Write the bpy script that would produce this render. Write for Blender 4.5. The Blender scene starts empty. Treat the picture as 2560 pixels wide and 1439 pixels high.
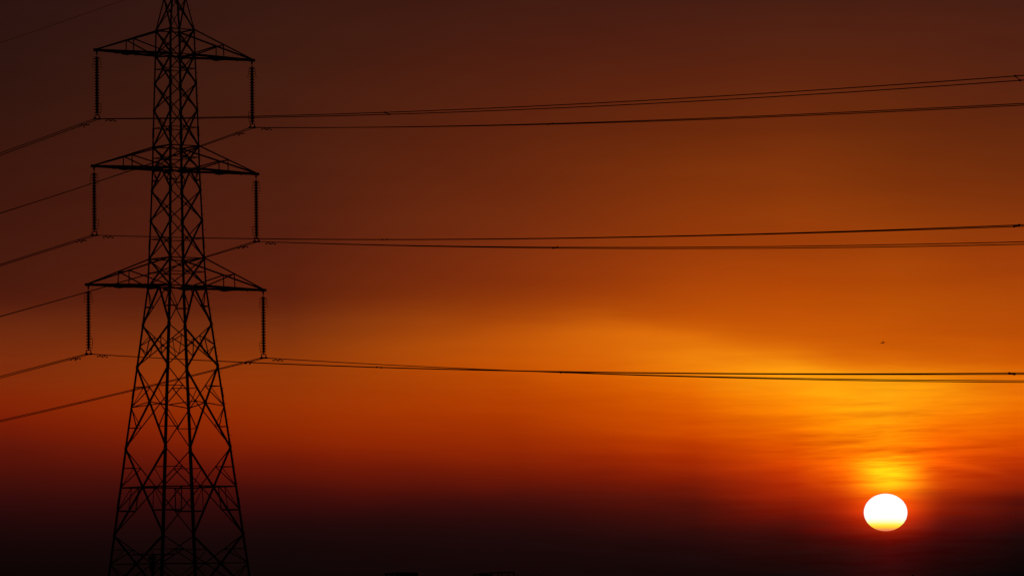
import bpy, bmesh, math, random
from mathutils import Vector as V, Matrix
random.seed(7)
S = bpy.context.scene
C = S.collection
R = math.radians
FPX = 11600.0            # focal length in pixels of a 2560 wide frame

# ------------------------------------------------------------------ camera
CAM_Z = 9.0
pitch, roll = 0.06321751, 0.01162174
cam_d = bpy.data.cameras.new('camera'); cam = bpy.data.objects.new('camera', cam_d); C.objects.link(cam)
cam_d.sensor_width = 36.0; cam_d.lens = 36.0*FPX/2560.0
cam_d.clip_start = 0.5; cam_d.clip_end = 200000.0
fw = V((0, math.cos(pitch), math.sin(pitch))); up0 = V((0, -math.sin(pitch), math.cos(pitch))); rt0 = V((1, 0, 0))
rt = rt0*math.cos(roll) - up0*math.sin(roll); up = rt0*math.sin(roll) + up0*math.cos(roll)
m = Matrix.Identity(4)
for i in range(3):
    m[i][0] = rt[i]; m[i][1] = up[i]; m[i][2] = -fw[i]
m[2][3] = CAM_Z
cam.matrix_world = m
S.camera = cam

# ------------------------------------------------------------------ colour management
S.view_settings.view_transform = 'Standard'; S.view_settings.look = 'None'
S.view_settings.exposure = 0.0; S.view_settings.gamma = 1.0; S.view_settings.use_curve_mapping = False
S.render.filter_size = 1.35 if hasattr(S.render, 'filter_size') else 1.5

def lin(c):
    o = []
    for v in c:
        v = v/255.0
        o.append(v/12.92 if v <= 0.04045 else ((v+0.055)/1.055)**2.4)
    return (o[0], o[1], o[2], 1.0)

# ------------------------------------------------------------------ sky
SUN_AZ, SUN_EL = R(4.566), R(0.805)
wd = bpy.data.worlds.new('World'); S.world = wd; wd.use_nodes = True
nt = wd.node_tree; nt.nodes.clear()
class G:
    """tiny helper for shader maths on sky directions"""
    def __init__(s, t): s.t = t
    def n(s, typ, **kw):
        x = s.t.nodes.new(typ)
        for k, v in kw.items(): setattr(x, k, v)
        return x
    def m(s, op, *a, clamp=False):
        x = s.n('ShaderNodeMath', operation=op, use_clamp=clamp)
        for i, v in enumerate(a):
            if hasattr(v, 'links'): s.t.links.new(v, x.inputs[i])
            else: x.inputs[i].default_value = v
        return x.outputs[0]
    def rng(s, v, a, b, c=0.0, d=1.0, kind='LINEAR'):
        x = s.n('ShaderNodeMapRange', interpolation_type=kind, clamp=True)
        s.t.links.new(v, x.inputs[0])
        for i, q in enumerate((a, b, c, d)): x.inputs[i+1].default_value = q
        return x.outputs[0]
    def bump(s, v, c, w):          # gaussian exp(-((v-c)/w)^2)
        q = s.m('DIVIDE', s.m('SUBTRACT', v, c), w)
        return s.m('EXPONENT', s.m('MULTIPLY', s.m('MULTIPLY', q, q), -1.0))
    def noise(s, vec, scale, detail=3.0, rough=0.5):
        x = s.n('ShaderNodeTexNoise'); x.inputs['Scale'].default_value = scale
        x.inputs['Detail'].default_value = detail; x.inputs['Roughness'].default_value = rough
        s.t.links.new(vec, x.inputs['Vector']); return x.outputs['Fac']
    def mix(s, f, a, b, mode='MIX'):
        x = s.n('ShaderNodeMix', data_type='RGBA', blend_type=mode)
        for i, v in ((0, f), (6, a), (7, b)):
            if hasattr(v, 'links'): s.t.links.new(v, x.inputs[i])
            else: x.inputs[i].default_value = v
        return x.outputs[2]
    def xyz(s, a, b, c=0.0):
        x = s.n('ShaderNodeCombineXYZ')
        for i, v in enumerate((a, b, c)):
            if hasattr(v, 'links'): s.t.links.new(v, x.inputs[i])
            else: x.inputs[i].default_value = v
        return x.outputs[0]
g = G(nt)
tc = g.n('ShaderNodeTexCoord'); sp = g.n('ShaderNodeSeparateXYZ'); nt.links.new(tc.outputs['Generated'], sp.inputs[0])
dx, dy, dz = sp.outputs
az = g.m('MULTIPLY', g.m('ARCTAN2', dx, dy), FPX)         # azimuth and elevation in 1/11600 rad
el = g.m('MULTIPLY', g.m('ARCSINE', dz), FPX)
# the haze layers of the sunset lie tilted 0.67 degrees to the horizon
A = g.m('ADD', az, 1280.0)
H = g.m('SUBTRACT', 1453.9, g.m('ADD', el, g.m('MULTIPLY', az, 0.01162)))
# streak noises
st1 = g.noise(g.xyz(g.m('MULTIPLY', A, 0.0011), g.m('MULTIPLY', H, 0.011), 3.1), 1.0, 4.0, 0.55)
st2 = g.noise(g.xyz(g.m('MULTIPLY', A, 0.0050), g.m('MULTIPLY', g.m('ADD', H, g.m('MULTIPLY', A, 0.035)), 0.066), 8.7), 1.0, 3.0, 0.6)
st3 = g.noise(g.xyz(g.m('MULTIPLY', A, 0.0016), g.m('MULTIPLY', g.m('SUBTRACT', H, g.m('MULTIPLY', A, 0.02)), 0.0042), 5.0), 1.0, 2.0, 0.5)
near = g.m('MULTIPLY', g.bump(A, 2214.0, 300.0), g.rng(H, 960.0, 1150.0))
wide = g.m('MULTIPLY', g.bump(A, 2150.0, 900.0), g.rng(H, 820.0, 1000.0))
n1 = g.m('SUBTRACT', st1, 0.5); n2 = g.m('SUBTRACT', st2, 0.5); n3 = g.m('SUBTRACT', st3, 0.5)
Hw = g.m('ADD', H, g.m('MULTIPLY', n1, g.m('ADD', 26.0, g.m('MULTIPLY', wide, 60.0))))
Hw = g.m('ADD', Hw, g.m('MULTIPLY', n3, 60.0))
Hw = g.m('ADD', Hw, g.m('MULTIPLY', n2, g.m('ADD', g.m('MULTIPLY', near, 70.0), g.m('MULTIPLY', wide, 14.0))))
fac = g.m('DIVIDE', g.m('ADD', Hw, 200.0), 1640.0, clamp=True)
YS = (-200, 0, 150, 300, 450, 600, 700, 760, 820, 880, 920, 960, 1000, 1060, 1120, 1180, 1240, 1300, 1360, 1439)
COLS = [
 (30,   (30,15,14),(45,20,17),(46,21,15),(52,22,14),(60,22,13),(68,25,14),(72,26,14),(80,28,14),(106,40,14),(120,43,12),(123,43,11),(128,42,9),(132,38,6),(122,28,5),(98,22,8),(76,16,8),(50,12,10),(34,8,8),(22,7,7),(12,4,4)),
 (720,  (40,18,15),(58,26,18),(62,27,16),(72,30,16),(76,30,16),(86,32,16),(92,33,14),(96,35,14),(110,42,13),(134,52,10),(146,56,9),(150,54,7),(152,51,5),(148,43,3),(128,30,5),(95,20,8),(58,12,10),(32,9,9),(22,8,8),(16,6,6)),
 (1280, (46,20,15),(66,28,18),(76,31,16),(90,36,14),(104,42,14),(116,46,14),(132,50,12),(150,60,10),(180,76,8),(196,84,6),(190,76,3),(184,70,2),(181,63,1),(170,54,1),(147,38,4),(112,25,6),(68,14,10),(40,11,10),(28,9,9),(19,7,7)),
 (1500, (48,20,16),(68,29,19),(80,32,16),(96,39,13),(114,47,12),(132,53,12),(148,58,10),(165,66,9),(196,88,8),(214,98,8),(212,94,5),(208,86,1),(201,79,0),(190,67,0),(166,45,2),(128,27,5),(76,16,9),(46,12,10),(30,9,9),(19,7,7)),
 (1730, (50,20,16),(70,30,20),(84,34,16),(102,42,12),(124,52,10),(148,60,10),(166,68,8),(180,74,8),(202,88,6),(228,116,10),(232,122,10),(230,110,4),(222,94,0),(210,78,0),(188,54,0),(152,34,4),(88,18,8),(52,12,9),(33,10,10),(18,7,7)),
 (1980, (50,20,16),(72,32,20),(86,36,16),(104,42,12),(128,54,10),(156,66,10),(178,74,6),(190,80,6),(200,86,6),(222,106,8),(245,140,14),(250,152,14),(247,132,4),(243,112,0),(228,84,0),(204,52,2),(148,28,6),(72,12,8),(40,10,8),(18,8,8)),
 (2090, (50,20,16),(73,32,20),(86,36,16),(102,42,12),(126,54,10),(155,66,10),(177,75,6),(189,81,6),(198,85,6),(214,99,7),(242,128,10),(255,165,15),(254,150,8),(253,134,2),(250,116,2),(236,86,2),(182,36,5),(105,13,7),(46,10,8),(26,8,8)),
 (2214, (50,20,16),(74,32,20),(86,36,16),(100,42,12),(124,54,10),(154,66,10),(176,76,6),(188,82,6),(196,84,6),(208,94,6),(238,120,8),(255,172,17),(255,156,12),(255,145,6),(253,130,4),(246,104,5),(196,48,5),(125,18,8),(66,9,8),(38,8,9)),
 (2340, (50,20,16),(74,32,20),(84,35,17),(98,41,13),(121,52,11),(149,63,10),(171,72,7),(183,79,7),(191,81,6),(203,89,5),(228,110,6),(255,158,13),(254,143,8),(252,122,2),(244,94,2),(222,66,3),(142,25,6),(76,10,9),(46,9,9),(19,7,7)),
 (2530, (48,20,16),(72,32,20),(80,34,18),(94,40,14),(116,50,12),(142,58,10),(164,66,8),(176,74,8),(184,76,6),(196,82,4),(212,94,4),(244,124,8),(246,124,4),(236,98,0),(216,72,0),(188,46,4),(94,17,8),(44,10,10),(26,9,9),(8,4,4)),
]
prev = None
for ci, col in enumerate(COLS):
    rp = g.n('ShaderNodeValToRGB'); cr = rp.color_ramp; cr.interpolation = 'B_SPLINE'
    while len(cr.elements) < len(YS): cr.elements.new(0.5)
    for e, y in zip(cr.elements, sorted(YS)): e.position = (y+200)/1640.0
    for e, y, c in zip(cr.elements, YS, col[1:]): e.color = lin((c[0], c[1]*(0.945 if 150 <= y <= 700 and ci > 1 else 1.0), c[2]))
    nt.links.new(fac, rp.inputs[0])
    if prev is None: prev = rp.outputs[0]
    else: prev = g.mix(g.rng(A, COLS[ci-1][0], col[0], kind='LINEAR'), prev, rp.outputs[0])
# bright cloud veil arching over the left and middle, thin gain and loss of light in the streaks
gain = g.m('ADD', 1.0, g.m('ADD', g.m('MULTIPLY', n1, 0.22), g.m('MULTIPLY', n3, 0.18)))
gain = g.m('ADD', gain, g.m('MULTIPLY', n2, g.m('ADD', 0.03, g.m('ADD', g.m('MULTIPLY', near, 2.3), g.m('MULTIPLY', wide, 0.35)))))
# light scattered by the haze just above and around the sun
hot = g.m('MULTIPLY', g.bump(A, 2212.0, 68.0), g.bump(Hw, 1203.0, 46.0))
rim = g.m('MULTIPLY', g.bump(A, 2210.0, 84.0), g.bump(H, 1266.0, 50.0))
halo = g.m('MULTIPLY', g.bump(A, 2212.0, 150.0), g.bump(Hw, 1185.0, 60.0))
lit = g.xyz(g.m('ADD', g.m('MULTIPLY', halo, 0.28), g.m('ADD', g.m('MULTIPLY', hot, 0.45), g.m('MULTIPLY', rim, 0.70))), g.m('ADD', g.m('MULTIPLY', halo, 0.035), g.m('ADD', g.m('MULTIPLY', hot, 0.42), g.m('MULTIPLY', rim, 0.025))), g.m('MULTIPLY', hot, 0.004))
prev = g.mix(1.0, prev, lit, 'ADD')
# long thin streaks through the bright belt
st4 = g.noise(g.xyz(g.m('MULTIPLY', A, 0.0024), g.m('MULTIPLY', g.m('ADD', H, g.m('MULTIPLY', A, -0.03)), 0.030), 12.3), 1.0, 4.0, 0.6)
n4 = g.m('SUBTRACT', st4, 0.5)
gain = g.m('ADD', gain, g.m('MULTIPLY', n4, g.m('ADD', 0.12, g.m('MULTIPLY', wide, 0.70))))
# a veil of lit cloud with a crisp upper edge, level on the left and sinking toward the sun on the right
edge = g.m('ADD', 806.0, g.m('MULTIPLY', 0.245, g.m('MAXIMUM', g.m('SUBTRACT', A, 1520.0), 0.0)))
vv = g.m('SUBTRACT', g.m('ADD', H, g.m('ADD', g.m('MULTIPLY', n3, 90.0), g.m('MULTIPLY', n1, 70.0))), edge)
band = g.m('MULTIPLY', g.rng(vv, -42.0, 58.0, kind='SMOOTHSTEP'), g.m('EXPONENT', g.m('MULTIPLY', g.m('MAXIMUM', vv, 0.0), -0.0125)))
amp = g.m('MULTIPLY', g.m('ADD', 0.17, g.m('MULTIPLY', g.bump(A, 1640.0, 440.0), 0.18)), g.rng(A, 1950.0, 2250.0, 1.0, 0.0, 'SMOOTHSTEP'))
gain = g.m('ADD', gain, g.m('MULTIPLY', band, amp))
gain = g.m('SUBTRACT', gain, g.m('MULTIPLY', g.bump(vv, -70.0, 60.0), 0.07))
# one curved wisp to the right of the glow
wy = g.m('ADD', 1152.0, g.m('MULTIPLY', 0.00050, g.m('POWER', g.m('MAXIMUM', g.m('SUBTRACT', A, 2240.0), 0.0), 2.0)))
wisp = g.m('MULTIPLY', g.bump(g.m('ADD', H, g.m('MULTIPLY', n4, 30.0)), wy, 9.0), g.m('MULTIPLY', g.rng(A, 2240.0, 2330.0), g.rng(A, 2400.0, 2570.0, 1.0, 0.0)))
gain = g.m('ADD', gain, g.m('MULTIPLY', wisp, 0.35))
gr = g.m('ADD', 1.0, g.m('MULTIPLY', g.m('SUBTRACT', gain, 1.0), 0.5))
sunset = g.mix(1.0, prev, g.xyz(gr, gain, gain), 'MULTIPLY')
# the rest of the dome: deep dusk from the Sky Texture
sky = g.n('ShaderNodeTexSky'); sky.sky_type = 'NISHITA'; sky.sun_disc = False
sky.sun_elevation = SUN_EL; sky.sun_rotation = SUN_AZ; sky.dust_density = 3.0
dusk = g.mix(1.0, sky.outputs[0], (0.006, 0.005, 0.005, 1), 'MULTIPLY')
w_az = g.rng(g.m('ABSOLUTE', az), 2300.0, 7000.0, 1.0, 0.0, 'SMOOTHSTEP')
w_el = g.rng(el, 1800.0, 5200.0, 1.0, 0.0, 'SMOOTHSTEP')
full = g.mix(g.m('MULTIPLY', w_az, w_el), dusk, sunset)
bg = g.n('ShaderNodeBackground'); bg.inputs[1].default_value = 1.0
nt.links.new(full, bg.inputs[0]); wo = g.n('ShaderNodeOutputWorld'); nt.links.new(bg.outputs[0], wo.inputs[0])

# ------------------------------------------------------------------ sun lamp
ld = bpy.data.lights.new('sun_lamp', 'SUN'); ld.energy = 0.12; ld.angle = R(0.5); ld.color = (1.0, 0.42, 0.14)
lo = bpy.data.objects.new('sun_lamp', ld); C.objects.link(lo)
le = R(1.5)
dv = V((math.sin(SUN_AZ)*math.cos(le), math.cos(SUN_AZ)*math.cos(le), math.sin(le)))
lo.rotation_euler = dv.to_track_quat('Z', 'Y').to_euler(); lo.location = (60, 300, 60)

# ------------------------------------------------------------------ helpers
def mat(name, col, rough=0.6, metal=0.0, var=0.3, scale=6.0, spec=0.3):
    mt = bpy.data.materials.new(name); mt.use_nodes = True
    t = mt.node_tree; b = t.nodes['Principled BSDF']
    b.inputs['Roughness'].default_value = rough; b.inputs['Metallic'].default_value = metal
    b.inputs['Specular IOR Level'].default_value = spec
    co = t.nodes.new('ShaderNodeTexCoord'); nz = t.nodes.new('ShaderNodeTexNoise'); nz.inputs['Scale'].default_value = scale
    nz.inputs['Detail'].default_value = 5.0
    t.links.new(co.outputs['Object'], nz.inputs['Vector'])
    rp = t.nodes.new('ShaderNodeValToRGB')
    rp.color_ramp.elements[0].position = 0.3; rp.color_ramp.elements[1].position = 0.7
    rp.color_ramp.elements[0].color = tuple(c*(1-var) for c in col)+(1,)
    rp.color_ramp.elements[1].color = tuple(min(1, c*(1+var)) for c in col)+(1,)
    t.links.new(nz.outputs['Fac'], rp.inputs[0]); t.links.new(rp.outputs[0], b.inputs['Base Color'])
    return mt
STEEL = mat('weathered_galvanised_steel', (0.10, 0.105, 0.11), 0.75, 0.0, 0.3, 3.0, 0.15)
DARKSTEEL = mat('tarnished_steel', (0.07, 0.07, 0.075), 0.7, 0.0, 0.3, 9.0, 0.15)
PORC = mat('brown_glazed_porcelain', (0.07, 0.035, 0.02), 0.45, 0.0, 0.25, 12.0, 0.3)
ALU = mat('oxidised_aluminium_wire', (0.09, 0.09, 0.095), 0.8, 0.0, 0.15, 30.0, 0.1)
CONC = mat('concrete', (0.28, 0.27, 0.25), 0.9, 0.0, 0.25, 4.0, 0.2)
FEATH = mat('dark_feathers', (0.06, 0.05, 0.05), 0.9, 0.0, 0.4, 20.0, 0.1)
CLAD = mat('weathered_metal_cladding', (0.09, 0.09, 0.09), 0.85, 0.0, 0.3, 0.8, 0.1)
WOOD = mat('creosoted_wood', (0.06, 0.045, 0.035), 0.9, 0.0, 0.4, 5.0, 0.1)
GRASS = mat('rough_grass', (0.045, 0.055, 0.025), 1.0, 0.0, 0.5, 0.02, 0.0)
LEAF = mat('dark_foliage', (0.045, 0.05, 0.03), 1.0, 0.0, 0.5, 0.3, 0.0)

class MB:
    def __init__(s): s.v = []; s.f = []
    def add(s, vs, fs):
        o = len(s.v); s.v += [tuple(q) for q in vs]; s.f += [tuple(i+o for i in q) for q in fs]
    def prism(s, p0, p1, prof, ax, ay, cap=True):
        n = len(prof); vs = [p0+ax*a+ay*b for a, b in prof]+[p1+ax*a+ay*b for a, b in prof]
        fs = [(i, (i+1) % n, n+(i+1) % n, n+i) for i in range(n)]
        if cap: fs += [tuple(range(n-1, -1, -1)), tuple(range(n, 2*n))]
        s.add(vs, fs)
    def angle(s, p0, p1, w, n, t=None, side=1, off=0.0):
        """rolled steel angle: one flange in the plane with normal n, the other standing inward (-n)"""
        p0 = V(p0); p1 = V(p1); t = t or max(0.008, w*0.11)
        d = (p1-p0).normalized(); n = V(n); n = (n-d*n.dot(d)).normalized(); a = d.cross(n).normalized()*side
        prof = [(-w/2, 0), (w/2, 0), (w/2, -t), (-w/2+t, -t), (-w/2+t, -w), (-w/2, -w)]
        if side < 0: prof = prof[::-1]
        s.prism(p0-n*off, p1-n*off, prof, a, n)
    def corner(s, p0, p1, w, e1, e2, t=None):
        """corner leg angle, flanges running from the corner along e1 and e2"""
        t = t or w*0.1
        prof = [(0, 0), (w, 0), (w, t), (t, t), (t, w), (0, w)]
        s.prism(V(p0), V(p1), prof, V(e1), V(e2))
    def box(s, c, sx, sy, sz, ax=V((1, 0, 0)), ay=V((0, 1, 0)), az_=V((0, 0, 1))):
        c = V(c); vs = [c+ax*sx*i/2+ay*sy*j/2+az_*sz*k/2 for k in (-1, 1) for j in (-1, 1) for i in (-1, 1)]
        s.add(vs, [(0, 2, 3, 1), (4, 5, 7, 6), (0, 1, 5, 4), (2, 6, 7, 3), (0, 4, 6, 2), (1, 3, 7, 5)])
    def tube(s, pts, r, n=8, cap=True):
        pts = [V(p) for p in pts]; rs = r if isinstance(r, (list, tuple)) else [r]*len(pts)
        d0 = (pts[1]-pts[0]).normalized(); a = d0.orthogonal().normalized(); vs = []
        for i, p in enumerate(pts):
            d = (pts[min(i+1, len(pts)-1)]-pts[max(i-1, 0)]).normalized()
            a = (a-d*a.dot(d)).normalized(); b = d.cross(a)
            for k in range(n):
                th = 2*math.pi*k/n; vs.append(p+(a*math.cos(th)+b*math.sin(th))*rs[i])
        fs = [(i*n+k, i*n+(k+1) % n, (i+1)*n+(k+1) % n, (i+1)*n+k) for i in range(len(pts)-1) for k in range(n)]
        if cap: fs += [tuple(range(n-1, -1, -1)), tuple((len(pts)-1)*n+k for k in range(n))]
        s.add(vs, fs)
    def lathe(s, prof, n=20, c=V((0, 0, 0))):
        vs = []
        for r_, z in prof:
            for k in range(n):
                th = 2*math.pi*k/n; vs.append(c+V((r_*math.cos(th), r_*math.sin(th), z)))
        fs = [(i*n+k, i*n+(k+1) % n, (i+1)*n+(k+1) % n, (i+1)*n+k) for i in range(len(prof)-1) for k in range(n)]
        fs += [tuple(range(n-1, -1, -1)), tuple((len(prof)-1)*n+k for k in range(n))]
        s.add(vs, fs)
    def build(s, name, mt, parent=None, smooth=False):
        me = bpy.data.meshes.new(name); me.from_pydata(s.v, [], s.f); me.materials.append(mt)
        bm = bmesh.new(); bm.from_mesh(me); bmesh.ops.recalc_face_normals(bm, faces=bm.faces); bm.to_mesh(me); bm.free()
        if smooth:
            for p in me.polygons: p.use_smooth = True
        o = bpy.data.objects.new(name, me); C.objects.link(o)
        if parent: o.parent = parent
        return o
def thing(name, label, cat, loc=(0, 0, 0), rz=0.0, group=None):
    o = bpy.data.objects.new(name, None); C.objects.link(o); o.location = loc; o.rotation_euler = (0, 0, rz)
    o.empty_display_size = 0.5
    return tag(o, label, cat, group)
def tag(o, label=None, cat=None, group=None, kind=None):
    if label: o['label'] = label
    if cat: o['category'] = cat
    if group: o['group'] = group
    if kind: o['kind'] = kind
    return o
def copy_tree(o, parent=None):
    c = o.copy(); C.objects.link(c)
    if parent: c.parent = parent
    for ch in list(o.children): copy_tree(ch, c)
    return c

# ------------------------------------------------------------------ ground and far wood
gm = MB()
ring = [0, 60, 200, 600, 1500, 4000, 12000, 40000, 90000]
nseg = 96
vs = [(0, 0, 0)]; fs = []
for ri, rr in enumerate(ring[1:]):
    for k in range(nseg):
        th = 2*math.pi*k/nseg
        h = 0.0 if rr > 30000 else random.uniform(-0.25, 0.15)*(1 if rr < 2000 else 0.5)
        vs.append((rr*math.cos(th), rr*math.sin(th), h))
for k in range(nseg): fs.append((0, 1+k, 1+(k+1) % nseg))
for ri in range(len(ring)-2):
    for k in range(nseg):
        a = 1+ri*nseg; b = a+nseg; fs.append((a+k, b+k, b+(k+1) % nseg, a+(k+1) % nseg))
gm.add(vs, fs)
tag(gm.build('ground', GRASS), kind='structure')

wm = MB()
ico = bmesh.new(); bmesh.ops.create_icosphere(ico, subdivisions=1, radius=1.0)
iv = [v.co.copy() for v in ico.verts]; jf = [tuple(v.index for v in f.verts) for f in ico.faces]; ico.free()
for i in range(520):
    x = random.uniform(-700, 900); y = random.uniform(3000, 3300); h = random.uniform(5.0, 10.8)
    if random.random() < 0.25: h *= 0.7
    w = random.uniform(4, 9)
    for q in range(3):
        c = V((x+random.uniform(-w, w)*0.5, y+random.uniform(-w, w)*0.5, h*random.uniform(0.45, 0.72)))
        wm.add([c+V((p.x*w*0.6, p.y*w*0.6, p.z*h*0.33))*random.uniform(0.75, 1.15) for p in iv] if False else
               [c+V((p.x*w*0.6*random.uniform(0.75, 1.15), p.y*w*0.6, p.z*h*0.3*random.uniform(0.7, 1.1))) for p in iv], jf)
    wm.tube([(x, y, 0), (x, y, h*0.5)], [0.3, 0.2], 5)
tag(wm.build('far_wood', LEAF), 'low dark wood along the horizon, reading as one mass', 'wood', kind='stuff')

# ------------------------------------------------------------------ the lattice pylon
PX, PY, TH = -20.26622, 280.0, 0.62114314
BW = [(0.0, 4.13), (12.077, 2.864), (17.306, 2.335), (22.21, 1.812), (24.73, 1.548), (27.045, 1.309), (28.724, 1.247), (34.154, 1.062), (35.53, 1.040), (42.606, 0.868), (44.58, 0.50), (45.80, 0.17)]
def bw(z):
    for (z0, b0), (z1, b1) in zip(BW, BW[1:]):
        if z <= z1: return b0+(b1-b0)*(z-z0)/(z1-z0)
    return BW[-1][1]
SG = {'L': (-1, 1), 'N': (-1, -1), 'R': (1, -1), 'F': (1, 1)}
def P(k, z):
    b = bw(z); return V((SG[k][0]*b, SG[k][1]*b, z))
FACES = [('L', 'N', V((-1, 0, 0)), 1), ('N', 'R', V((0, -1, 0)), 0), ('R', 'F', V((1, 0, 0)), 1), ('F', 'L', V((0, 1, 0)), 0)]
pyl = thing('lattice_pylon', 'tall black steel lattice pylon with six cross arms standing at the left', 'pylon', (PX, PY, 0), TH)

def lerp(a, b, t): return a+(b-a)*t
def at_z(a, b, z): return lerp(a, b, (z-a.z)/(b.z-a.z))
def gusset(mb, p, n, w, h, d=V((0, 0, 1)), off=0.012):
    a = n.cross(d).normalized()
    c = p-n*off
    mb.add([c+a*x*w/2+d*y*h/2-n*t for t in (0, 0.012) for x, y in ((-1, -.55), (-.55, -1), (.55, -1), (1, -.55), (1, .55), (.55, 1), (-.55, 1), (-1, .55))],
           [tuple(range(8)), tuple(range(15, 7, -1))]+[(i, (i+1) % 8, 8+(i+1) % 8, 8+i) for i in range(8)])

def panel(z1, z2, style, ring=None, heavy=1.0):
    """z1 top, z2 bottom"""
    for a, b, n, tr in FACES:
        mb = MB(); w = ((0.082 if z1 > 28 else 0.09) if tr else 0.066)*heavy; wr = 0.048*heavy
        Pt, Qt, Pb, Qb = P(a, z1), P(b, z1), P(a, z2), P(b, z2)
        cz = z1-(z1-z2)*bw(z1)/(bw(z1)+bw(z2))
        if style == 'V':
            M = (Pt+Qt)/2
            mb.angle(M, Pb, w, n, off=0.02); mb.angle(M, Qb, w, n, off=0.02)
            mb.angle(Pt, Qt, w*1.1, n, off=0.035)
            zr = z1-(z1-z2)*0.53
            gusset(mb, M-V((0, 0, 0.06)), n, 0.34, 0.26)
            for k, T, B in ((a, Pt, Pb), (b, Qt, Qb)):
                lp = P(k, zr); dp = at_z(M, B, zr)
                mb.angle(lp, dp, wr*1.6, n, off=0.03); mb.angle(T, dp, wr, n, off=0.04)
        else:
            mb.angle(Pt, Qb, w, n, off=0.02); mb.angle(Qt, Pb, w, n, off=0.034)
            X = at_z(Pt, Qb, cz)
            gusset(mb, X, n, 0.16, 0.16)
        if style == 'XH':
            mb.angle(P(a, cz), P(b, cz), wr, n, off=0.05)
        if style == 'X1':
            X = (at_z(Pt, Qb, cz)+at_z(Qt, Pb, cz))/2
            zm = z1-(z1-z2)*0.50
            for k, T, B in ((a, Pt, Pb), (b, Qt, Qb)):
                lm = P(k, zm); u = lerp(T, X, 0.60); l = lerp(X, B, 0.50)
                mb.angle(lm, u, wr, n, off=0.045); mb.angle(lm, l, wr, n, off=0.045); mb.angle(u, l, wr, n, off=0.055)
        if style in ('X2', 'X3'):
            X = (at_z(Pt, Qb, cz)+at_z(Qt, Pb, cz))/2
            zr = ring
            for k, T, B, Bo in ((a, Pt, Pb, Qb), (b, Qt, Qb, Pb)):
                J = P(k, zr)
                mb.angle(J, X, (0.082 if style == 'X3' else 0.056), n, off=0.05, side=1 if k == a else -1)
                zu = zr+(z1-zr)*0.5; du = at_z(T, Bo, zu)
                mb.angle(P(k, zu), du, wr, n, off=0.045); mb.angle(J, du, wr, n, off=0.055)
                if style == 'X2':
                    zl = zr-(zr-z2)*0.5; To = Qt if k == a else Pt; dl = at_z(To, B, zl)
                    mb.angle(P(k, zl), dl, wr, n, off=0.045); mb.angle(J, dl, wr, n, off=0.055)
                else:
                    zl = zr-(zr-z2)*0.49; To = Qt if k == a else Pt; dl = at_z(To, B, zl)
                    rp_ = lerp(J, X, 0.50)
                    mb.angle(P(k, zl), dl, 0.088, n, off=0.045)
                    mb.angle(dl, rp_, wr, n, off=0.06); mb.angle(P(k, zl), rp_, wr, n, off=0.055)
        for k, s_ in ((a, 1), (b, -1)):
            q = P(k, z2); e = (P(b, z2)-P(a, z2)).normalized()*s_
            gusset(mb, q+e*0.07, n, 0.20, 0.30 if z2 < 28 else 0.22)
        mb.build('bracing_panel', STEEL, pyl)
Z_A, Z_B, Z_C, Z_D, Z_E, Z_F = 42.606, 41.094, 35.53, 34.154, 28.724, 27.045
panel(45.80, 44.58, 'X', heavy=0.75)
panel(44.58, Z_A, 'X', heavy=0.85)
panel(Z_A, Z_B, 'X')
panel(Z_B, 39.37, 'XH'); panel(39.37, 37.75, 'X'); panel(37.75, Z_C, 'XH')
panel(Z_C, Z_D, 'XH')
panel(Z_D, 32.86, 'V'); panel(32.86, 31.05, 'X'); panel(31.05, Z_E, 'XH')
panel(Z_E, Z_F, 'XH')
panel(Z_F, 24.73, 'V', heavy=1.05)
panel(24.73, 22.21, 'X1'); panel(22.21, 17.306, 'X2', ring=19.78, heavy=1.05); panel(17.306, 12.077, 'X3', ring=14.94, heavy=1.05)
panel(12.077, 8.40, 'X2', ring=10.35, heavy=1.05)
panel(8.40, 4.0, 'X3', ring=6.3, heavy=1.1)
panel(4.0, 0.35, 'X2', ring=2.2, heavy=1.1)

# legs: one continuous corner angle each, in three gauges, with splice plates
for k, (sx, sy) in SG.items():
    mb = MB(); e1, e2 = V((-sx, 0, 0)), V((0, -sy, 0))
    zs = [0.1]+[z for z, _ in BW[1:]]
    for z0, z1 in zip(zs, zs[1:]):
        w = 0.155 if z1 < 17.4 else 0.14 if z1 < 24.8 else 0.125 if z1 < 28 else 0.112 if z1 < 35.6 else 0.102 if z1 < 43 else 0.085
        mb.corner(P(k, z0), P(k, z1), w, e1, e2)
    for z in (14.0, 20.6, 29.6, 36.4):
        w = 0.17
        mb.corner(P(k, z-0.3)+V((sx, sy, 0))*0.014, P(k, z+0.3)+V((sx, sy, 0))*0.014, w*0.85, e1, e2, 0.012)
    leg = mb.build('leg', STEEL, pyl)
    fb = MB(); b = bw(0)
    fb.lathe([(0.55, -0.4), (0.55, 0.25), (0.42, 0.33)], 16, V((sx*b, sy*b, 0)))
    fb.build('concrete_footing', CONC, leg)
# horizontal frames
for z, cross in ((44.58, 0), (Z_A, 0), (Z_B, 1), (Z_C, 0), (Z_D, 1), (Z_E, 0), (Z_F, 1)):
    mb = MB()
    for a, b, n, tr in FACES: mb.angle(P(a, z), P(b, z), 0.08 if tr else 0.065, n, off=0.012)
    if cross:
        mb.angle(P('L', z), P('R', z), 0.07, V((0, 0, 1)), off=0.03); mb.angle(P('N', z), P('F', z), 0.07, V((0, 0, 1)), off=0.06)
    mb.build('horizontal_frame', STEEL, pyl)
# peak cap plate and earth wire shackle
mb = MB(); mb.box((0, 0, 45.82), 0.42, 0.42, 0.03); mb.tube([(0, 0, 45.8), (0, 0, 45.55)], 0.03, 8)
mb.build('peak_cap', STEEL, pyl)
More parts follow.
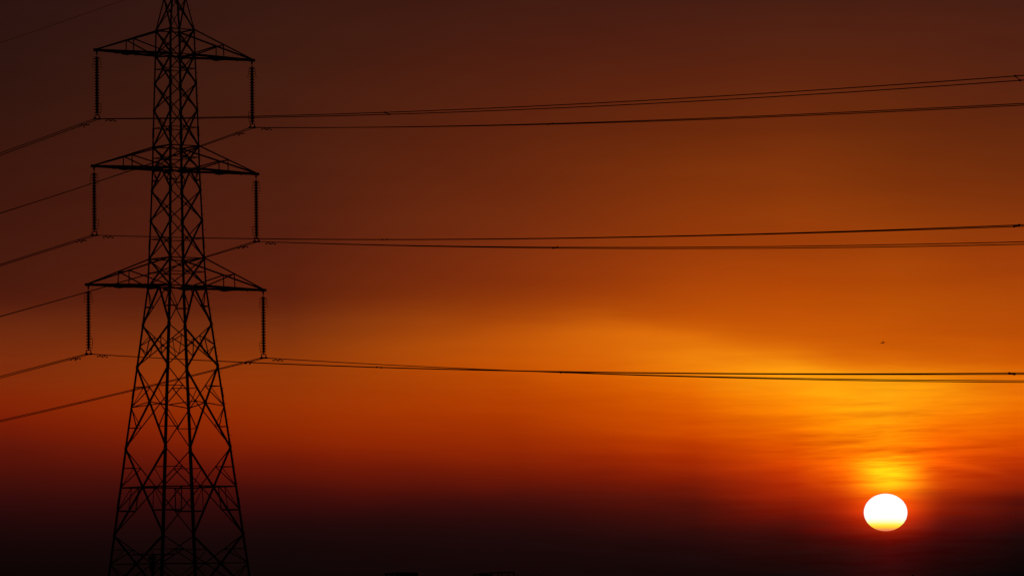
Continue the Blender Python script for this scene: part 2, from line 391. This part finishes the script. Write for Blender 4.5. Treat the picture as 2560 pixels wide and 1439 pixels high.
# cross arms
TIPS = [(5.49765, 41.0958, Z_B, Z_A), (5.73086, 34.1073, Z_D, Z_C), (6.1806, 26.9946, Z_F, Z_E)]
for tl, tz, zb, zt in TIPS:
    for sx, (ka, kb) in ((-1, ('L', 'N')), (1, ('R', 'F'))):
        tip = V((sx*tl, 0, tz))
        arm = MB(); lows = []
        for k in (ka, kb):
            lo_ = P(k, zb); n = V((0, 1 if lo_.y > 0 else -1, 0)); te = tip+V((0, n.y*0.05, 0))
            arm.angle(lo_, te, 0.138, n, side=1 if sx*n.y > 0 else -1); lows.append((lo_, te))
        ts = [0.0, 0.17, 0.34, 0.5, 0.66, 0.82]
        for i in range(len(ts)-1):
            p = lerp(*lows[i % 2], ts[i]); q = lerp(*lows[(i+1) % 2], ts[i+1])
            arm.angle(p-V((0, 0, 0.03)), q-V((0, 0, 0.03)), 0.075, V((0, 0, 1)))
        for t_ in (0.5, 0.0):
            arm.angle(lerp(*lows[0], t_)-V((0, 0, 0.09)), lerp(*lows[1], t_)-V((0, 0, 0.09)), 0.065, V((0, 0, 1)))
        for l_ in lows:
            gusset(arm, lerp(*l_, 0.5)-V((0, 0, 0.045)), V((0, 1 if l_[0].y > 0 else -1, 0)), 0.60, 0.15, off=-0.02)
        ao = arm.build('cross_arm', STEEL, pyl)
        tops = []
        for j, k in enumerate((ka, kb)):
            hi = P(k, zt); n = V((0, 1 if hi.y > 0 else -1, 0)); te = tip+V((0, n.y*0.05, 0.05)); tops.append((hi, te))
            tm = MB(); tm.angle(hi, te, 0.085, n, side=-1 if sx*n.y > 0 else 1); tm.build('top_chord', STEEL, ao)
            pm = MB(); pt, pb = lerp(hi, te, 0.5), lerp(*lows[j], 0.5)
            pm.angle(pb, pt, 0.048, n, off=0.01); pm.build('post', STEEL, ao)
            dm = MB(); dm.angle(pt, P(k, zb), 0.078, n, off=0.02); dm.build('diagonal', STEEL, ao)
        cm = MB(); cm.angle(lerp(*tops[0], 0.5), lerp(*tops[1], 0.5), 0.045, V((0, 0, 1))); cm.build('tie_bar', STEEL, ao)
        tp = MB(); tp.box(tip+V((sx*0.02, 0, 0.0)), 0.34, 0.16, 0.17); tp.box(tip+V((0, 0, -0.14)), 0.10, 0.03, 0.14)
        tp.build('tip_plate', STEEL, ao)
# step bolts up the right-hand leg, turning from one flange to the other
z = 3.2; i = 0
while z < 44.2:
    p = P('R', z); d = V((1, 0, 0)) if i % 2 else V((0, -1, 0)); e = V((0, 1, 0)) if i % 2 else V((-1, 0, 0))
    sb = MB(); q = p+e*0.05
    sb.tube([q-d*0.03, q+d*0.15], 0.010, 6); sb.tube([q+d*0.15, q+d*0.165], 0.018, 6)
    sb.build('step_bolt', STEEL, pyl)
    z += 0.478; i += 1

# ------------------------------------------------------------------ insulator strings
ZI = [36.9539, 29.9658, 22.8545]
def world(lx, ly, z): return V((PX+lx*math.cos(TH)-ly*math.sin(TH), PY+lx*math.sin(TH)+ly*math.cos(TH), z))
ROWN = ['topmost', 'middle', 'lowest']; SEP = 0.15
def string_label(lv, sd):
    return ('black disc insulator string hanging from the %s cross arm on the %s' % (ROWN[lv], 'left' if sd < 0 else 'right'))
def make_string(tl_, label, loc, rz):
    """origin at the cross arm tip, string hangs along -z, 4.14 m long; racket horn on the +x side"""
    t = thing('insulator_string', label, 'insulator', loc, rz, 'disc insulator strings under the cross arms')
    L = 4.142
    lk = MB(); lk.tube([(0, 0, -0.10), (0, 0, -0.50)], 0.022, 8); lk.box((0, 0, -0.17), 0.09, 0.05, 0.14); lk.box((0, 0, -0.47), 0.07, 0.07, 0.10)
    lk.build('link', DARKSTEEL, t)
    n = 20; top = 0.45; pitch_ = 0.1705
    for i in range(n):
        z0 = -top-i*pitch_
        d = MB()
        d.lathe([(0.050, -0.128), (0.068, -0.112), (0.082, -0.104), (0.110, -0.106), (0.135, -0.104), (0.153, -0.094), (0.158, -0.080),
                 (0.150, -0.064), (0.118, -0.046), (0.086, -0.034), (0.074, -0.012), (0.070, 0.022), (0.055, 0.044)], 18, V((0, 0, z0)))
        d.build('disc', PORC, t, True)
    zc = -top-n*pitch_+0.03
    yk = MB(); zb_ = -L+0.225
    yk.tube([(0, 0, zc+0.06), (0, 0, zb_)], 0.040, 8)
    yk.tube([(-SEP-0.01, 0, zb_-0.045), (-SEP+0.055, 0, zb_), (SEP-0.055, 0, zb_), (SEP+0.01, 0, zb_-0.045)], 0.032, 8)
    yk.build('yoke', DARKSTEEL, t)
    for s_ in (-1, 1):
        cl = MB()
        cl.tube([(s_*(SEP+0.008), 0, zb_-0.03), (s_*(SEP+0.008), 0, -L)], 0.030, 8)
        cl.tube([(s_*SEP, -0.20, -L-0.004), (s_*SEP, -0.10, -L-0.004), (s_*SEP, 0.10, -L-0.004), (s_*SEP, 0.20, -L-0.004)], [0.032, 0.052, 0.052, 0.032], 8)
        cl.box((s_*SEP, 0, -L+0.045), 0.05, 0.16, 0.05)
        cl.build('suspension_clamp', DARKSTEEL, t)
    for s_ in (-1, 1):
        h = MB(); h.tube([(0, 0, -0.43), (s_*0.12, 0, -0.43), (s_*0.20, 0, -0.49), (s_*0.245, 0, -0.68), (s_*0.29, 0, -1.03), (s_*0.32, 0, -1.12)], 0.014, 6)
        h.build('arcing_horn', DARKSTEEL, t, True)
    h = MB(); h.tube([(0.10, 0, zc-0.10), (0.22, 0, zc+0.02), (0.265, 0, zc+0.18), (0.285, 0, zc+0.55), (0.26, 0, zc+0.62), (0.20, 0, zc+0.64), (0.13, 0, zc+0.63)], 0.015, 6)
    h.build('racket_horn', DARKSTEEL, t, True)
    return t
proto = None
for lv in range(3):
    tl, tz = TIPS[lv][0], TIPS[lv][1]
    for sd in (-1, 1):
        loc = world(sd*tl, 0, tz); rz = TH if sd < 0 else TH+math.pi
        if proto is None: proto = make_string(tl, string_label(lv, sd), loc, rz)
        else:
            c = copy_tree(proto); c.location = loc; c.rotation_euler = (0, 0, rz); c['label'] = string_label(lv, sd)

# ------------------------------------------------------------------ conductor bundles
# fall of each wire away from its clamp: coefficients of t, t^2, t^3 fitted over the length t<=tm
WC = {'TL+A': [-0.0850747, 0.000263818, -1.55569e-07], 'TL+B': [-0.0882346, 0.00026933, -8.04514e-08], 'TR+A': [-0.0904481, 0.0003261, -7.21942e-07], 'TR+B': [-0.0892959, 0.00036467, -1.19618e-06], 'ML+A': [-0.0848138, 0.000315382, -5.91556e-07], 'ML+B': [-0.0837995, 0.000295227, -3.46177e-07], 'MR+A': [-0.0863408, 0.000248907, 9.64694e-08], 'MR+B': [-0.0847888, 0.00026973, -1.23223e-07], 'BL+A': [-0.0783293, 0.000282056, -3.03643e-07], 'BL+B': [-0.0798121, 0.000322524, -6.68374e-07], 'BR+A': [-0.079292, 0.000202431, 3.92105e-07], 'BR+B': [-0.0807213, 0.000279445, -1.70127e-07], 'TL-A': [-0.097226], 'TL-B': [-0.0992877], 'TR-A': [-0.113438, 0.000526591], 'TR-B': [-0.10511, 0.000335543], 'ML-A': [-0.0941914], 'ML-B': [-0.0943343], 'MR-A': [-0.102279, 0.00034463], 'MR-B': [-0.096032, 0.000203227], 'BL-A': [-0.0848935], 'BL-B': [-0.0880531], 'BR-A': [-0.0903348, 0.000238182], 'BR-B': [-0.0901511, 0.000202932]}
def fall(key, t):
    co = WC[key]; tm = 86.0 if '+' in key else (12.5 if len(co) == 1 else 33.0)
    u = min(t, tm); z = sum(c*u**(i+1) for i, c in enumerate(co))
    if t > tm:
        s_ = sum(c*(i+1)*tm**i for i, c in enumerate(co)); d = t-tm; z += s_*d+0.00027*d*d
    return z
def wire_pt(kk, sd_, x, t):   # local point; t>0 runs toward the viewer (-y), t<0 away
    return V((x, -t, fall(kk+('+' if t >= 0 else '-')+sd_, abs(t))))
steps = [0, 1, 2, 4, 7, 10, 14, 18]+[18+4*i for i in range(1, 75)]
steps = sorted(set([-s for s in steps]+steps))
for lv in range(3):
    for sd in (-1, 1):
        kk = 'TMB'[lv]+('L' if sd < 0 else 'R')
        root = thing('conductor_bundle', 'twin black conductors held by the %s insulator string on the %s' % (ROWN[lv], 'left' if sd < 0 else 'right'),
                     'power line', world(sd*TIPS[lv][0], 0, ZI[lv]), TH, 'twin conductor power lines')
        for s_, ab in ((-1, 'A'), (1, 'B')):
            mb = MB(); mb.tube([wire_pt(kk, ab, s_*SEP, t) for t in steps], 0.023, 6)
            wo_ = mb.build('conductor', ALU, root, True)
            for t0 in (1.60, -1.55):
                p = wire_pt(kk, ab, s_*SEP, t0); q = wire_pt(kk, ab, s_*SEP, t0+0.3*(1 if t0 > 0 else -1)); d = (q-p).normalized()
                dm = MB(); dn = V((0, 0, -1))
                dm.box(p+dn*0.045, 0.05, 0.06, 0.12)
                dm.tube([p-d*0.26+dn*0.115, p-d*0.1+dn*0.095, p+dn*0.09, p+d*0.1+dn*0.095, p+d*0.26+dn*0.115], 0.012, 6)
                do = dm.build('vibration_damper', DARKSTEEL, root)
                for e in (-1, 1):
                    dm = MB(); dm.tube([p+d*e*0.17+dn*0.105, p+d*e*0.20+dn*0.107, p+d*e*0.31+dn*0.12, p+d*e*0.35+dn*0.125], [0.02, 0.036, 0.042, 0.024], 8)
                    wt = dm.build('damper_weight', DARKSTEEL, do, True)
        for t0 in (31.0, 82.2):
            a = wire_pt(kk, 'A', -SEP, t0); b = wire_pt(kk, 'B', SEP, t0)
            sm = MB(); sm.tube([a, b], 0.022, 8)
            for p in (a, b): sm.tube([p-V((0, 0.075, 0)), p-V((0, 0.03, 0)), p+V((0, 0.03, 0)), p+V((0, 0.075, 0))], [0.03, 0.048, 0.048, 0.03], 8)
            sm.build('spacer', DARKSTEEL, root)
# earth wire on the peak
ew = MB(); z0 = 45.55
def ez(t):
    a = abs(t)
    return -0.075*a+0.00019*a*a if t < 0 else -0.074*a+0.00020*a*a
ew.tube([(0, -t, ez(t)) for t in steps], 0.011, 6)
er = thing('earth_wire', 'single thin earth wire rising to the pylon peak across the top left corner', 'power line', world(0, 0, z0), TH)
ew.build('wire', ALU, er, True)
cm = MB(); cm.box((0, 0, 0.03), 0.06, 0.25, 0.10); cm.build('clamp', DARKSTEEL, er)

# ------------------------------------------------------------------ bird
def bird():
    mb = MB(); n = 10
    # stations along the span: (x, z, chord, thickness, sweep)
    st = [(-0.46, -0.125, 0.012, 0.004, -0.12), (-0.38, -0.085, 0.05, 0.008, -0.07), (-0.27, -0.035, 0.09, 0.012, 0.0), (-0.16, 0.015, 0.115, 0.018, 0.03),
          (-0.07, 0.030, 0.13, 0.030, 0.02), (-0.035, 0.018, 0.26, 0.06, 0.0), (0.0, 0.010, 0.40, 0.085, -0.01), (0.035, 0.018, 0.26, 0.06, 0.0),
          (0.07, 0.030, 0.13, 0.030, 0.02), (0.16, 0.030, 0.115, 0.018, 0.03), (0.25, 0.018, 0.09, 0.012, 0.0), (0.33, 0.0, 0.05, 0.008, -0.06), (0.40, -0.02, 0.012, 0.004, -0.11)]
    vs = []
    for x, z, c, t, sw in st:
        for k in range(n):
            a = 2*math.pi*k/n; vs.append(V((x, sw+c/2*math.cos(a), z+t/2*math.sin(a))))
    fs = [(i*n+k, i*n+(k+1) % n, (i+1)*n+(k+1) % n, (i+1)*n+k) for i in range(len(st)-1) for k in range(n)]
    fs += [tuple(range(n-1, -1, -1)), tuple((len(st)-1)*n+k for k in range(n))]
    mb.add(vs, fs)
    # head, bill and tail join the same surface
    mb.tube([(0, 0.14, 0.012), (0, 0.20, 0.022), (0, 0.235, 0.024), (0, 0.26, 0.018), (0, 0.30, 0.010)], [0.028, 0.030, 0.024, 0.009, 0.002], 8)
    mb.prism(V((0, -0.15, 0.005)), V((0, -0.30, 0.0)), [(-0.045, -0.004), (0.045, -0.004), (0.045, 0.006), (-0.045, 0.006)], V((1, 0, 0)), V((0, 0, 1)))
    return tag(mb.build('bird', FEATH, None, True), 'tiny dark bird gliding with bent wings above the sun', 'bird')
b_ = bird(); b_.location = (47.93, 600, 39.33); b_.rotation_euler = (R(-30), 0, R(12)); b_.scale = (1.04, 1.25, 1.25)

# ------------------------------------------------------------------ low objects on the skyline
pr = thing('utility_pole', 'wooden utility pole with crossbar and transformer seen through the pylon foot', 'pole', (-33.55, 430, 0), R(3))
mb = MB(); mb.tube([(0, 0, -0.3), (0, 0, 12.0)], [0.17, 0.13], 12); mb.build('pole_shaft', WOOD, pr, True)
mb = MB(); mb.box((0.10, -0.17, 11.93), 4.0, 0.10, 0.12); mb.build('crossbar', WOOD, pr)
mb = MB(); mb.box((0.0, -0.20, 11.60), 0.78, 0.30, 0.36); mb.tube([(-0.3, -0.2, 11.4), (-0.3, -0.2, 11.15)], 0.05, 8); mb.tube([(0.3, -0.2, 11.4), (0.3, -0.2, 11.15)], 0.05, 8)
mb.build('fuse_box', DARKSTEEL, pr)
mb = MB(); mb.lathe([(0.20, 10.45), (0.27, 10.50), (0.28, 11.20), (0.24, 11.28)], 16, V((0, -0.36, 0))); mb.build('transformer', DARKSTEEL, pr, True)
for x in (-1.75, -0.95, 1.05, 1.85):
    mb = MB(); mb.lathe([(0.03, 11.99), (0.06, 12.02), (0.04, 12.06), (0.06, 12.10), (0.02, 12.14)], 10, V((x, -0.17, 0))); mb.build('pin_insulator', PORC, pr, True)

bd = thing('industrial_building', 'black flat topped block with two small openings low at the bottom edge', 'building', (-34.1, 1400, -0.2), R(0.5))
mb = MB(); W2, D2, T = 5.06, 5.0, 0.25
xs = [(-4.55, 4)]
# front wall pierced by two openings, plain side and back walls
def wallx(mb, x0, x1, z0, z1, y): mb.box(((x0+x1)/2, y, (z0+z1)/2), x1-x0, T, z1-z0)
for y in (-D2, D2):
    wallx(mb, -W2, W2, 0, 10.9, y)
    for a, b_x in ((-W2, -4.5), (-3.55, -2.75), (-2.0, W2)): wallx(mb, a, b_x, 10.9, 11.9, y)
for x in (-W2+T/2, W2-T/2): mb.box((x, 0, 5.95), T-0.01, 2*D2-T, 11.9)
mb.build('wall', CLAD, bd)
mb = MB()
pts = [(-W2-0.15, 11.9), (W2+0.15, 11.9), (W2+0.15, 12.36), (W2*0.4, 12.52), (0, 12.55), (-W2*0.5, 12.48), (-W2-0.15, 12.3)]
mb.prism(V((0, -D2-0.2, 0)), V((0, D2+0.2, 0)), pts, V((1, 0, 0)), V((0, 0, 1))); mb.build('roof', CLAD, bd)

fr = thing('steel_roof_frame', 'open black steel roof frame with sloping top at the bottom edge', 'frame', (-6.5, 1400, -0.15), R(0.4))
xs = [-6.1, -4.2, -2.35, -0.5, 1.3, 2.4, 4.4, 6.1]
def topz(x): return 11.52 if x < -5 else 11.52+min(1.0, (x+6.1)/8.0)*0.55
for y in (-4, 4):
    for x in xs:
        mb = MB(); mb.box((x, y, topz(x)/2), 0.28, 0.28, topz(x)); mb.build('post', DARKSTEEL, fr)
    mb = MB()
    for x0, x1 in zip(xs, xs[1:]):
        mb.angle(V((x0, y, topz(x0))), V((x1, y, topz(x1))), 0.34, V((0, 1, 0)), t=0.12)
        mb.angle(V((x0, y, 10.6)), V((x1, y, 10.6)), 0.28, V((0, 1, 0)), t=0.1)
    mb.build('roof_beam', DARKSTEEL, fr)
mb = MB(); mb.prism(V((-4.2, -4.1, topz(-4.2)+0.13)), V((-0.5, -4.1, topz(-0.5)+0.13)), [(0, 0), (8.2, 0), (8.2, 0.12), (0, 0.12)], V((0, 1, 0)), V((0, 0, 1)))
mb.box((-2.4, 0, 11.15), 3.5, 7.6, 0.7); mb.build('roof_deck', CLAD, fr)

# ------------------------------------------------------------------ the sun's disc, flattened by refraction
sun = bmesh.new(); bmesh.ops.create_uvsphere(sun, u_segments=96, v_segments=64, radius=1.0)
for v in sun.verts:
    f_ = 1+0.006*math.sin(v.co.z*31)*max(0.0, -v.co.z)
    v.co.x *= f_; v.co.y *= f_
me = bpy.data.meshes.new('sun'); sun.to_mesh(me); sun.free()
for p_ in me.polygons: p_.use_smooth = True
so = bpy.data.objects.new('sun', me); C.objects.link(so)
so.location = (1597.25, 20000, 289.6); so.scale = (93.4, 93.4, 80.4); so.rotation_euler = (0, roll, 0)
tag(so, 'glowing white setting sun, flattened and yellow along its lower edge', 'sun')
sm = bpy.data.materials.new('sun_fire'); sm.use_nodes = True; t = sm.node_tree; t.nodes.clear(); gg = G(t)
tc2 = gg.n('ShaderNodeTexCoord'); s2 = gg.n('ShaderNodeSeparateXYZ'); t.links.new(tc2.outputs['Object'], s2.inputs[0])
rp = gg.n('ShaderNodeValToRGB'); cr = rp.color_ramp
t.links.new(gg.rng(s2.outputs[2], -1.0, 1.0), rp.inputs[0])
while len(cr.elements) < 6: cr.elements.new(0.5)
for e, (p_, c) in zip(cr.elements, ((0.0, (232, 118, 84)), (0.05, (247, 150, 74)), (0.11, (255, 206, 46)), (0.175, (255, 238, 84)), (0.26, (255, 252, 200)), (0.35, (255, 255, 255)))):
    e.position = p_; e.color = lin(c)
em = gg.n('ShaderNodeEmission'); em.inputs[1].default_value = 1.05; t.links.new(rp.outputs[0], em.inputs[0])
ou = gg.n('ShaderNodeOutputMaterial'); t.links.new(em.outputs[0], ou.inputs[0]); me.materials.append(sm)
